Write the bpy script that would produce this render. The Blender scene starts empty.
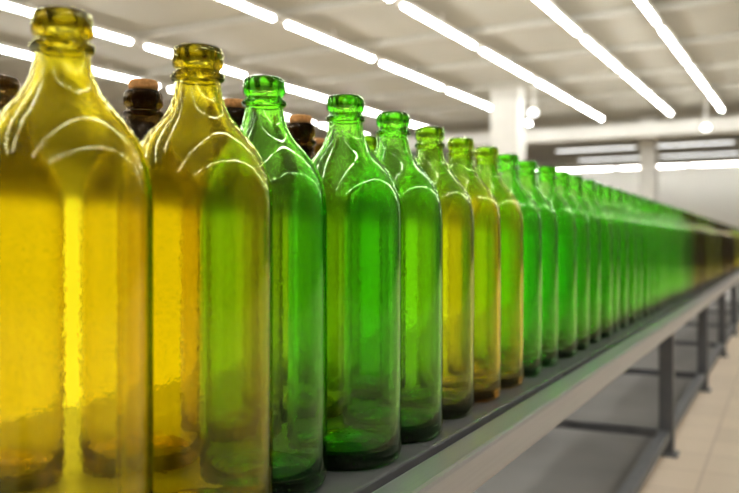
import bpy, math, random
from mathutils import Vector
random.seed(7)
S=bpy.context.scene; C=S.collection
F=813.0; CAMZ=0.50; SH=0.327; TH=math.atan(415.5/F)
# ---------- materials ----------
def newmat(n):
    m=bpy.data.materials.new(n); m.use_nodes=True
    nt=m.node_tree; nt.nodes.clear()
    o=nt.nodes.new('ShaderNodeOutputMaterial'); return m,nt,o
def lin(c):
    return tuple(((v/255)/12.92 if v/255<=.04045 else ((v/255+.055)/1.055)**2.4) for v in c)+(1,)
def surf(name,col,rough=.6,metal=0,var=.12,scale=6,stretch=(1,1,1),bump=0,bscale=60):
    m,nt,o=newmat(name); N=nt.nodes.new; L=nt.links.new
    p=N('ShaderNodeBsdfPrincipled'); p.inputs['Roughness'].default_value=rough; p.inputs['Metallic'].default_value=metal
    tc=N('ShaderNodeTexCoord'); mp=N('ShaderNodeMapping'); mp.inputs['Scale'].default_value=stretch
    L(tc.outputs['Object'],mp.inputs[0])
    nz=N('ShaderNodeTexNoise'); nz.inputs['Scale'].default_value=scale; nz.inputs['Detail'].default_value=6
    L(mp.outputs[0],nz.inputs['Vector'])
    cr=N('ShaderNodeValToRGB'); a=lin(col)
    cr.color_ramp.elements[0].position=.3; cr.color_ramp.elements[1].position=.7
    cr.color_ramp.elements[0].color=tuple(v*(1-var) for v in a[:3])+(1,)
    cr.color_ramp.elements[1].color=tuple(min(1,v*(1+var)) for v in a[:3])+(1,)
    L(nz.outputs[0],cr.inputs[0]); L(cr.outputs[0],p.inputs['Base Color'])
    if bump:
        n2=N('ShaderNodeTexNoise'); n2.inputs['Scale'].default_value=bscale; L(mp.outputs[0],n2.inputs['Vector'])
        b=N('ShaderNodeBump'); b.inputs['Strength'].default_value=bump; b.inputs['Distance'].default_value=.002
        L(n2.outputs[0],b.inputs['Height']); L(b.outputs[0],p.inputs['Normal'])
    L(p.outputs[0],o.inputs[0]); return m
def glassmat(name,gcol,dcol,fac,sig,neck=None):
    m,nt,o=newmat(name); N=nt.nodes.new; L=nt.links.new
    tc=N('ShaderNodeTexCoord')
    oi=N('ShaderNodeObjectInfo')
    add=N('ShaderNodeVectorMath'); add.operation='ADD'
    L(tc.outputs['Object'],add.inputs[0]); L(oi.outputs['Random'],add.inputs[1])
    n1=N('ShaderNodeTexNoise'); n1.inputs['Scale'].default_value=420; n1.inputs['Detail'].default_value=1
    L(add.outputs[0],n1.inputs['Vector'])
    b1=N('ShaderNodeBump'); b1.inputs['Distance'].default_value=.0006
    sp_=N('ShaderNodeAttribute'); sp_.attribute_name='speckle'
    L(sp_.outputs['Fac'],b1.inputs['Strength'])
    L(n1.outputs[0],b1.inputs['Height'])
    g=N('ShaderNodeBsdfGlass'); g.inputs['Color'].default_value=gcol+(1,); g.inputs['IOR'].default_value=1.45
    at=N('ShaderNodeAttribute'); at.attribute_name='inside_rough'
    L(at.outputs['Fac'],g.inputs['Roughness'])
    L(b1.outputs[0],g.inputs['Normal'])
    d=N('ShaderNodeBsdfDiffuse'); t=N('ShaderNodeBsdfTranslucent')
    d.inputs[0].default_value=dcol+(1,); t.inputs[0].default_value=dcol+(1,)
    if neck:
        sx=N('ShaderNodeSeparateXYZ'); L(tc.outputs['Object'],sx.inputs[0])
        z=N('ShaderNodeMapRange'); z.inputs['From Min'].default_value=.205; z.inputs['From Max'].default_value=.255
        if len(neck)>2: z.inputs['From Min'].default_value=neck[2]; z.inputs['From Max'].default_value=neck[3]
        L(sx.outputs['Z'],z.inputs['Value'])
        for a,b_,tgt in ((gcol,neck[0],g),(dcol,neck[1],d),(dcol,neck[1],t)):
            mc=N('ShaderNodeMix'); mc.data_type='RGBA'; L(z.outputs[0],mc.inputs[0])
            mc.inputs[6].default_value=a+(1,); mc.inputs[7].default_value=b_+(1,)
            L(mc.outputs[2],tgt.inputs[0])
    mx=N('ShaderNodeMixShader'); mx.inputs[0].default_value=.6
    L(d.outputs[0],mx.inputs[1]); L(t.outputs[0],mx.inputs[2])
    vo=N('ShaderNodeTexVoronoi'); vo.inputs['Scale'].default_value=260; L(add.outputs[0],vo.inputs['Vector'])
    mr=N('ShaderNodeMapRange'); mr.inputs['From Min'].default_value=.26; mr.inputs['From Max'].default_value=.12
    mr.inputs['To Min'].default_value=fac*.4; mr.inputs['To Max'].default_value=fac*10
    L(vo.outputs['Distance'],mr.inputs['Value'])
    mm=N('ShaderNodeMixShader'); L(mr.outputs[0],mm.inputs[0]); L(g.outputs[0],mm.inputs[1]); L(mx.outputs[0],mm.inputs[2])
    L(mm.outputs[0],o.inputs[0])
    D=max(sig)*1.02
    va=N('ShaderNodeVolumeAbsorption'); va.inputs['Density'].default_value=D
    va.inputs['Color'].default_value=tuple(1-s/D for s in sig)+(1,)
    L(va.outputs[0],o.inputs['Volume'])
    return m
def emis(name,col,st_):
    m,nt,o=newmat(name); e=nt.nodes.new('ShaderNodeEmission'); e.inputs[0].default_value=col+(1,); e.inputs[1].default_value=st_
    nt.links.new(e.outputs[0],o.inputs[0]); return m
def tilemat(name,col,grout,sx,sy,rough=.45):
    m,nt,o=newmat(name); N=nt.nodes.new; L=nt.links.new
    p=N('ShaderNodeBsdfPrincipled'); p.inputs['Roughness'].default_value=rough
    tc=N('ShaderNodeTexCoord'); br=N('ShaderNodeTexBrick'); br.offset=0
    L(tc.outputs['Object'],br.inputs['Vector'])
    c=lin(col)
    br.inputs['Color1'].default_value=c; br.inputs['Color2'].default_value=tuple(v*.9 for v in c[:3])+(1,)
    br.inputs['Mortar'].default_value=lin(grout); br.inputs['Scale'].default_value=1
    br.inputs['Mortar Size'].default_value=.003; br.inputs['Brick Width'].default_value=sx; br.inputs['Row Height'].default_value=sy
    L(br.outputs[0],p.inputs['Base Color']); L(p.outputs[0],o.inputs[0]); return m

GREEN=glassmat('green_glass',(.895,.99,.77),(.16,.60,.05),.013,(175,52,380))
OLIVE=glassmat('olive_glass',(.96,.98,.72),(.40,.5,.05),.010,(84,62,380),neck=((.80,.94,.62),(.2,.42,.05)))
YELLOW=glassmat('yellow_glass',(1,.98,.58),(.9,.70,.02),.010,(46,66,440),neck=((.80,.79,.46),(.4,.35,.05),.262,.284))
YELLOW2=glassmat('yellow_olive_glass',(1,.985,.62),(.9,.72,.02),.010,(30,44,350),neck=((.74,.92,.56),(.18,.40,.05),.225,.262))
BROWN=glassmat('brown_glass',(1,.97,.78),(.5,.42,.08),.010,(34,46,200),neck=((.44,.38,.32),(.08,.05,.03)))
DBROWN=glassmat('deep_brown_glass',(.80,.72,.58),(.06,.045,.02),.012,(230,270,500))
CORK=surf('cork',(200,142,80),.9,var=.35,scale=260,bump=.5,bscale=300)
STEEL=surf('brushed_grey_metal',(150,150,150),.34,.35,var=.05,scale=40,stretch=(8,.15,8),bump=.04,bscale=200)
TOPM=surf('worn_metal_top',(200,198,190),.35,.05,var=.08,scale=30)
LEDGE=surf('dark_metal_ledge',(112,111,110),.25,.25,var=.10,scale=30)
FRAME=surf('painted_steel_frame',(92,93,94),.5,.1,var=.1,scale=20)
DARK=surf('dark_rubber_gap',(30,29,28),.7,0,var=.1,scale=20)
CEIL=surf('ceiling_paint',(164,163,152),.8,var=.08,scale=.8)
BEAMM=surf('beam_paint',(176,175,165),.7,var=.04)
WALL=surf('wall_paint',(246,244,236),.8,var=.04,scale=.5)
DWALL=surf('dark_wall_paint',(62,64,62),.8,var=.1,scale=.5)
COLM=surf('column_paint',(200,199,192),.7,var=.03)
FLOOR=tilemat('floor_tiles',(220,201,176),(194,174,152),.16,.16)
CONC=surf('dark_concrete_with_shade',(118,115,110),.7,var=.12,scale=4)  # dark floor tone with the shade under the table mixed into it
HOUS=surf('lamp_housing_white',(220,220,214),.5,var=.02)
TUBE=emis('lamp_tube',(1,1,.98),62)
TUBEF=emis('lamp_tube_faint',(1,1,.97),4)
TUBEFILL=emis('added_wall_fill_tube',(1,1,.97),50)  # emission for the added lamp row by the far wall
m,nt,o_=newmat('added_glow_plastic'); d=nt.nodes.new('ShaderNodeBsdfDiffuse'); t=nt.nodes.new('ShaderNodeEmission'); x_=nt.nodes.new('ShaderNodeAddShader')
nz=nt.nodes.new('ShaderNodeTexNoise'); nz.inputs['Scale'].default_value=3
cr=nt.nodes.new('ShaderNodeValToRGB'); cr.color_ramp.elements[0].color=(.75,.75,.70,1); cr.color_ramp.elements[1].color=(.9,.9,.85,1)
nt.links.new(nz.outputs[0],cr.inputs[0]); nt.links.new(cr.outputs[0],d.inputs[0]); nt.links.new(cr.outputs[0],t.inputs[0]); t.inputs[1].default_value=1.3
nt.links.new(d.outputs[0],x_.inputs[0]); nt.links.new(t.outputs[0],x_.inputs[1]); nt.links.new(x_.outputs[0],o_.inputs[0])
GLOWFILL=m  # emissive material for the added backlight panel

# ---------- mesh helpers ----------
def mesh(name,v,f,mat,smooth=False):
    me=bpy.data.meshes.new(name); me.from_pydata(v,[],f); me.materials.append(mat)
    if smooth: me.polygons.foreach_set('use_smooth',[True]*len(me.polygons))
    me.update(); return me
def obj(name,me,loc=(0,0,0),parent=None,**kw):
    o=bpy.data.objects.new(name,me); C.objects.link(o); o.location=loc
    if parent: o.parent=parent
    for k,v in kw.items(): o[k]=v
    return o
def boxm(name,x0,x1,y0,y1,z0,z1,mat,bev=0):
    v=[(x,y,z) for x in(x0,x1) for y in(y0,y1) for z in(z0,z1)]
    f=[(0,1,3,2),(4,6,7,5),(0,4,5,1),(2,3,7,6),(0,2,6,4),(1,5,7,3)]
    me=mesh(name,v,f,mat)
    if bev:
        import bmesh
        bm=bmesh.new(); bm.from_mesh(me)
        bmesh.ops.bevel(bm,geom=bm.edges[:],offset=bev,segments=2,affect='EDGES',profile=.6)
        bm.to_mesh(me); bm.free()
    return me
def lathe(name,prof,mat,n=96):
    v=[];f=[];rings=[]
    for r,z in prof:
        if r<1e-6: rings.append([len(v)]); v.append((0,0,z))
        else:
            rings.append(list(range(len(v),len(v)+n)))
            v+= [(r*math.cos(2*math.pi*i/n),r*math.sin(2*math.pi*i/n),z) for i in range(n)]
    for a,b in zip(rings,rings[1:]):
        for i in range(n):
            j=(i+1)%n
            if len(a)==1: f.append((a[0],b[j],b[i]))
            elif len(b)==1: f.append((a[i],a[j],b[0]))
            else: f.append((a[i],a[j],b[j],b[i]))
    return mesh(name,v,f,mat,True)
def smoothprof(pts,sub=3):
    out=[]
    for i in range(len(pts)-1):
        p0=pts[max(i-1,0)];p1=pts[i];p2=pts[i+1];p3=pts[min(i+2,len(pts)-1)]
        for k in range(sub):
            t=k/sub
            out.append(tuple(.5*(2*p1[j]+(p2[j]-p0[j])*t+(2*p0[j]-5*p1[j]+4*p2[j]-p3[j])*t*t+(3*p1[j]-p0[j]-3*p2[j]+p3[j])*t**3) for j in(0,1)))
    out.append(pts[-1]); return out
sh=smoothprof([(.0440,.187),(.0440,.196),(.0436,.206),(.0424,.2160),(.0398,.2260),(.0352,.2357),(.0290,.2445),(.0230,.2517),(.0184,.2583),(.0156,.2650),(.0139,.2720),(.0131,.2785)],5)
for _ in range(10):
    sh=[sh[0]]+[tuple((sh[i-1][j]+2*sh[i][j]+sh[i+1][j])/4 for j in(0,1)) for i in range(1,len(sh)-1)]+[sh[-1]]
outer=[(0,.014),(.012,.0125),(.024,.007),(.032,.0014),(.036,0),(.0395,.0006),(.0424,.003),(.0436,.007),(.044,.012),(.044,.06),(.044,.12),(.044,.17)]+sh+\
 [(.0131,.2786),(.0146,.2790),(.0156,.2802),(.0156,.2822),(.0146,.2834),(.0128,.2842),(.0128,.2866),(.0142,.2876),(.0148,.289),(.0148,.2940),(.0143,.2975),(.0134,.2994),(.0120,.3)]
T=.0026
off=[]
for i in range(len(sh)):
    a=sh[max(i-1,0)];b=sh[min(i+1,len(sh)-1)]
    dx,dz=b[0]-a[0],b[1]-a[1]; l=math.hypot(dx,dz)
    off.append((max(.0095,sh[i][0]-T*dz/l), sh[i][1]+T*dx/l))
inner=[(.0105,.2990),(.0096,.2965),(.0095,.2835)]+off[::-1]+[(.0414,.17),(.0414,.1),(.0414,.04),(.0409,.024),(.0392,.016),(.036,.0125),(.030,.0135),(.022,.0175),(.012,.0215),(0,.023)]
PROF=outer+inner
def bottlemesh(k,mat):
    me=lathe('bottle_'+k,PROF,mat)
    cut=1+96*(len(outer)-1)
    a=me.attributes.new('inside_rough','FLOAT','POINT')
    b=me.attributes.new('speckle','FLOAT','POINT')
    def s_(i): return min(1,max(0,(me.vertices[i].co.z-.175)/.03))
    n=len(me.vertices)
    a.data.foreach_set('value',[(.02+.12*s_(i)) if i>=cut else .02*s_(i) for i in range(n)])
    b.data.foreach_set('value',[(.02 if i>=cut else .10-.08*s_(i)) for i in range(n)])
    return me
BM={k:bottlemesh(k,m) for k,m in dict(green=GREEN,olive=OLIVE,yellow=YELLOW,yellow2=YELLOW2,brown=BROWN,dbrown=DBROWN).items()}
corkme=lathe('cork',[(0,-.018),(.0088,-.018),(.0092,-.004),(.0094,.0),(.0106,.0006),(.0110,.003),(.0110,.0065),(.0100,.0082),(.006,.0088),(0,.0090)],CORK,32)
LAB=dict(green='clear green glass bottle with ringed lip, on metal shelf',
 yellow='golden yellow glass bottle with ringed lip, on metal shelf',
 yellow2='yellow glass bottle with greenish ringed neck, on metal shelf',
 olive='olive green glass bottle with ringed lip, on metal shelf',
 brown='brown glass bottle with dark ringed lip, on metal shelf',
 dbrown='dark brown glass bottle with ringed lip, on metal shelf')
def bottle(col,x,y,cork=False):
    o=obj('glass_bottle',BM[col],(x,y,SH))
    o.scale=(1.035,1.035,.975)
    o.rotation_euler=(0,0,random.random()*6.28)
    l=LAB[col]
    if cork: l=l.replace('with ringed lip','stopped with a cork').replace('with dark ringed lip','stopped with a cork')
    o['label']=l; o['category']='bottle'; o['group']='glass bottles standing on the metal shelf'
    if cork: obj('cork',corkme,(0,0,.3),o)
    return o
front=[(-.3325,.302,'yellow'),(-.3185,.3935,'yellow'),(-.3348,.488,'green'),(-.3173,.578,'green'),(-.3192,.6716,'green'),
(-.3258,.7742,'olive'),(-.3276,.8675,'yellow2'),(-.329,.9605,'yellow2'),(-.331,1.053,'green')]
for x,y,c in front: bottle(c,x,y)
y=1.053
while y<7.4:
    y+=.0965+random.uniform(-.001,.002)
    if y<3.05: c='green'
    elif y<5.9: c=random.choice(['dbrown','dbrown','dbrown','olive'])
    else: c=random.choice(['yellow','yellow','olive'])
    bottle(c,-.331+random.uniform(-.003,.003),y)
for x,y_,c in [(-.447,.486,'brown'),(-.436,.588,'brown'),(-.430,.690,'brown'),(-.417,.805,'olive')]: bottle(c,x,y_,cork=(c=='brown'))
for x,y_,c in [(-.507,.85,'yellow')]: bottle(c,x,y_,cork=True)
bottle('brown',-.503,.398)
yy=3.05
while yy<7.3:
    bottle(random.choice(['dbrown','olive']),-.436+random.uniform(-.003,.003),yy)
    bottle(random.choice(['yellow','olive','dbrown']),-.538+random.uniform(-.004,.004),yy+.04)
    yy+=.101
# ---------- shelf ----------
Y0,Y1=-.25,7.6
tb=obj('shelf_table',None,(0,0,0)); tb['label']='long low grey metal shelf table carrying rows of bottles'; tb['category']='table'
obj('table_top',boxm('table_top',-.68,-.3405,Y0,Y1,SH-.02,SH,TOPM,.0005),parent=tb)
obj('front_ledge',boxm('front_ledge',-.340,-.268,Y0,Y1,SH-.02,SH,LEDGE,.002),parent=tb,label='darker grey metal ledge strip')
obj('front_rail',boxm('front_rail',-.259,-.229,Y0,Y1,SH-.0335,SH-.0005,STEEL,.004),parent=tb,label='brushed light grey metal front rail')
obj('rail_channel',boxm('rail_channel',-.2678,-.2592,Y0,Y1,SH-.034,SH-.012,DARK),parent=tb)
lm=boxm('leg',-.016,.016,-.016,.016,0,SH-.034,FRAME,.002)
cm=boxm('cross_bar',-.64,-.27,-.010,.010,.04,.060,FRAME,.002)
fm=boxm('foot_plate',-.026,.026,-.026,.026,0,.006,FRAME,.001)
for yl in (.1,2.04,2.99,3.94,4.89,5.84,6.79):
    for xl in(-.25,-.66):
        obj('leg',lm,(xl,yl,0),tb); obj('foot_plate',fm,(xl,yl,0),tb)
    obj('cross_bar',cm,(0,yl,0),tb)
obj('lower_beam',boxm('lower_beam',-.265,-.240,Y0,Y1,.04,.060,FRAME,.002),parent=tb)
gp=obj('added_glow_panel',boxm('added_glow_panel',-.679,-.675,Y0,3.0,SH,SH+.222,GLOWFILL,.0005)); gp['label']='low glowing milky white panel added to backlight the bottles'; gp['category']='panel'  # added light source, brightens the bottle interiors from behind
# ---------- room ----------
CZ=3.5
def struct(name,me): o=obj(name,me); o['kind']='structure'; return o
struct('floor',boxm('floor',-20,5,-8,32,-.1,0,FLOOR))
struct('shaded_floor_1',boxm('shaded_floor_1',-1.5,-.285,-3,12,0,.002,CONC))  # thin dark floor sheet, its colour partly stands in for the table's shadow
struct('ceiling',boxm('ceiling',-20,5,-8,32,CZ,CZ+.1,CEIL))
struct('wall_left',boxm('wall_left',-20.1,-20,-8,32,0,CZ,WALL))
struct('wall_far',boxm('wall_far',-20,5,32,32.1,0,CZ,WALL))
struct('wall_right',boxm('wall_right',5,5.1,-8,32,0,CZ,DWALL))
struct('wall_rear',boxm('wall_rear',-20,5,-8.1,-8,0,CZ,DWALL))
for yb in [1+1.95*i for i in range(16)]:
    if abs(yb-19.0)<.6: continue
    b=obj('ceiling_beam',boxm('ceiling_beam',-20,5,yb-.05,yb+.05,CZ-.08,CZ,BEAMM)); b['label']='pale painted narrow beam under the ceiling'; b['category']='beam'; b['group']='ceiling beams'
b=obj('ceiling_beam',boxm('main_beam',-20,5,18.9,19.2,CZ-.60,CZ-.3,COLM,.02)); b['label']='thick white painted cross beam resting on columns'; b['category']='beam'
for x,y_,w in [(-4.76,15.2,.27),(-2.9,20.3,.19),(-10.5,20.3,.2)]:
    c=obj('column',None,(x,y_,0)); c['label']='white painted square support column'; c['category']='column'; c['group']='columns'
    obj('shaft',boxm('shaft',-w,w,-w,w,0.0,CZ,COLM,.02),parent=c)
    obj('column_base',boxm('column_base',-w-.06,w+.06,-w-.06,w+.06,0,.15,COLM,.01),parent=c)
hm=boxm('lamp_housing',-.045,.045,0,2.42,.0,.05,HOUS,.004)
tm=boxm('lamp_tube',-.016,.016,.09,2.33,-.03,.0,TUBE,.008)
tf=boxm('lamp_tube_faint',-.04,.04,.06,2.36,-.02,.0,TUBEF,.008)
tw=boxm('added_wall_tube',-.018,.018,.06,2.36,-.02,.0,TUBEFILL,.008)
hg=boxm('hanger',-.01,.01,1.2,1.22,.05,.17,HOUS)
def lamp(x,y_,rot=0,t=tm,z=CZ-.19):
    l=obj('ceiling_lamp',None,(x,y_,z)); l.rotation_euler=(0,0,rot)
    l['label']='long white fluorescent strip lamp under the ceiling, lit'; l['category']='lamp'; l['group']='fluorescent strip lamps'
    obj('housing',hm,(0,0,0),l); obj('tube',t,(0,0,0),l)
    obj('hanger',hg,(0,0,0),l)
R=math.radians(-2.03)
for x in(2.6,.4,-1.83,-2.84,-4.30,-5.95,-8.37,-10.3):
    for i in range(9):
        yl=-4.3+i*2.55
        lamp(x*math.cos(R)-yl*math.sin(R), x*math.sin(R)+yl*math.cos(R), R)
for yb in(24.5,27.5):
    for i in range(4): lamp(4.0-i*2.6,yb,math.pi/2,tf)
for i in range(7): lamp(4.4-i*2.5,31.0,math.pi/2,tw)  # extra lamp row added to brighten the far wall
for gx,gy in((-1.45,18.1),(-4.1,14.6)):
    sp=obj('spot_lamp',None); sp.location=(gx,gy,2.90); sp['label']='small round white lit lamp hanging from the ceiling'; sp['category']='lamp'; sp['group']='round hanging lamps'
    obj('globe',lathe('globe',[(.09*math.sin(math.pi*i/12),.07*-math.cos(math.pi*i/12)) for i in range(13)],TUBEF,24),parent=sp)
    obj('stem',boxm('stem',-.01,.01,-.01,.01,.06,.6,HOUS),parent=sp)
# ---------- world/cam ----------
w=bpy.data.worlds.new('w'); S.world=w; w.use_nodes=True
w.node_tree.nodes['Background'].inputs[0].default_value=(1,1,.97,1); w.node_tree.nodes['Background'].inputs[1].default_value=.5
cam=bpy.data.cameras.new('cam'); co=bpy.data.objects.new('camera',cam); C.objects.link(co)
cam.sensor_width=36; cam.lens=F*36/739; cam.clip_start=.01; cam.clip_end=200
cam.shift_y=-(246.5-244)/739
co.location=(0,0,CAMZ); co.rotation_euler=(math.pi/2,0,TH)
cam.dof.use_dof=True; cam.dof.focus_distance=.60; cam.dof.aperture_fstop=6.5
S.camera=co
S.view_settings.view_transform='Standard'
S.cycles.max_bounces=32; S.cycles.transmission_bounces=32; S.cycles.transparent_max_bounces=16
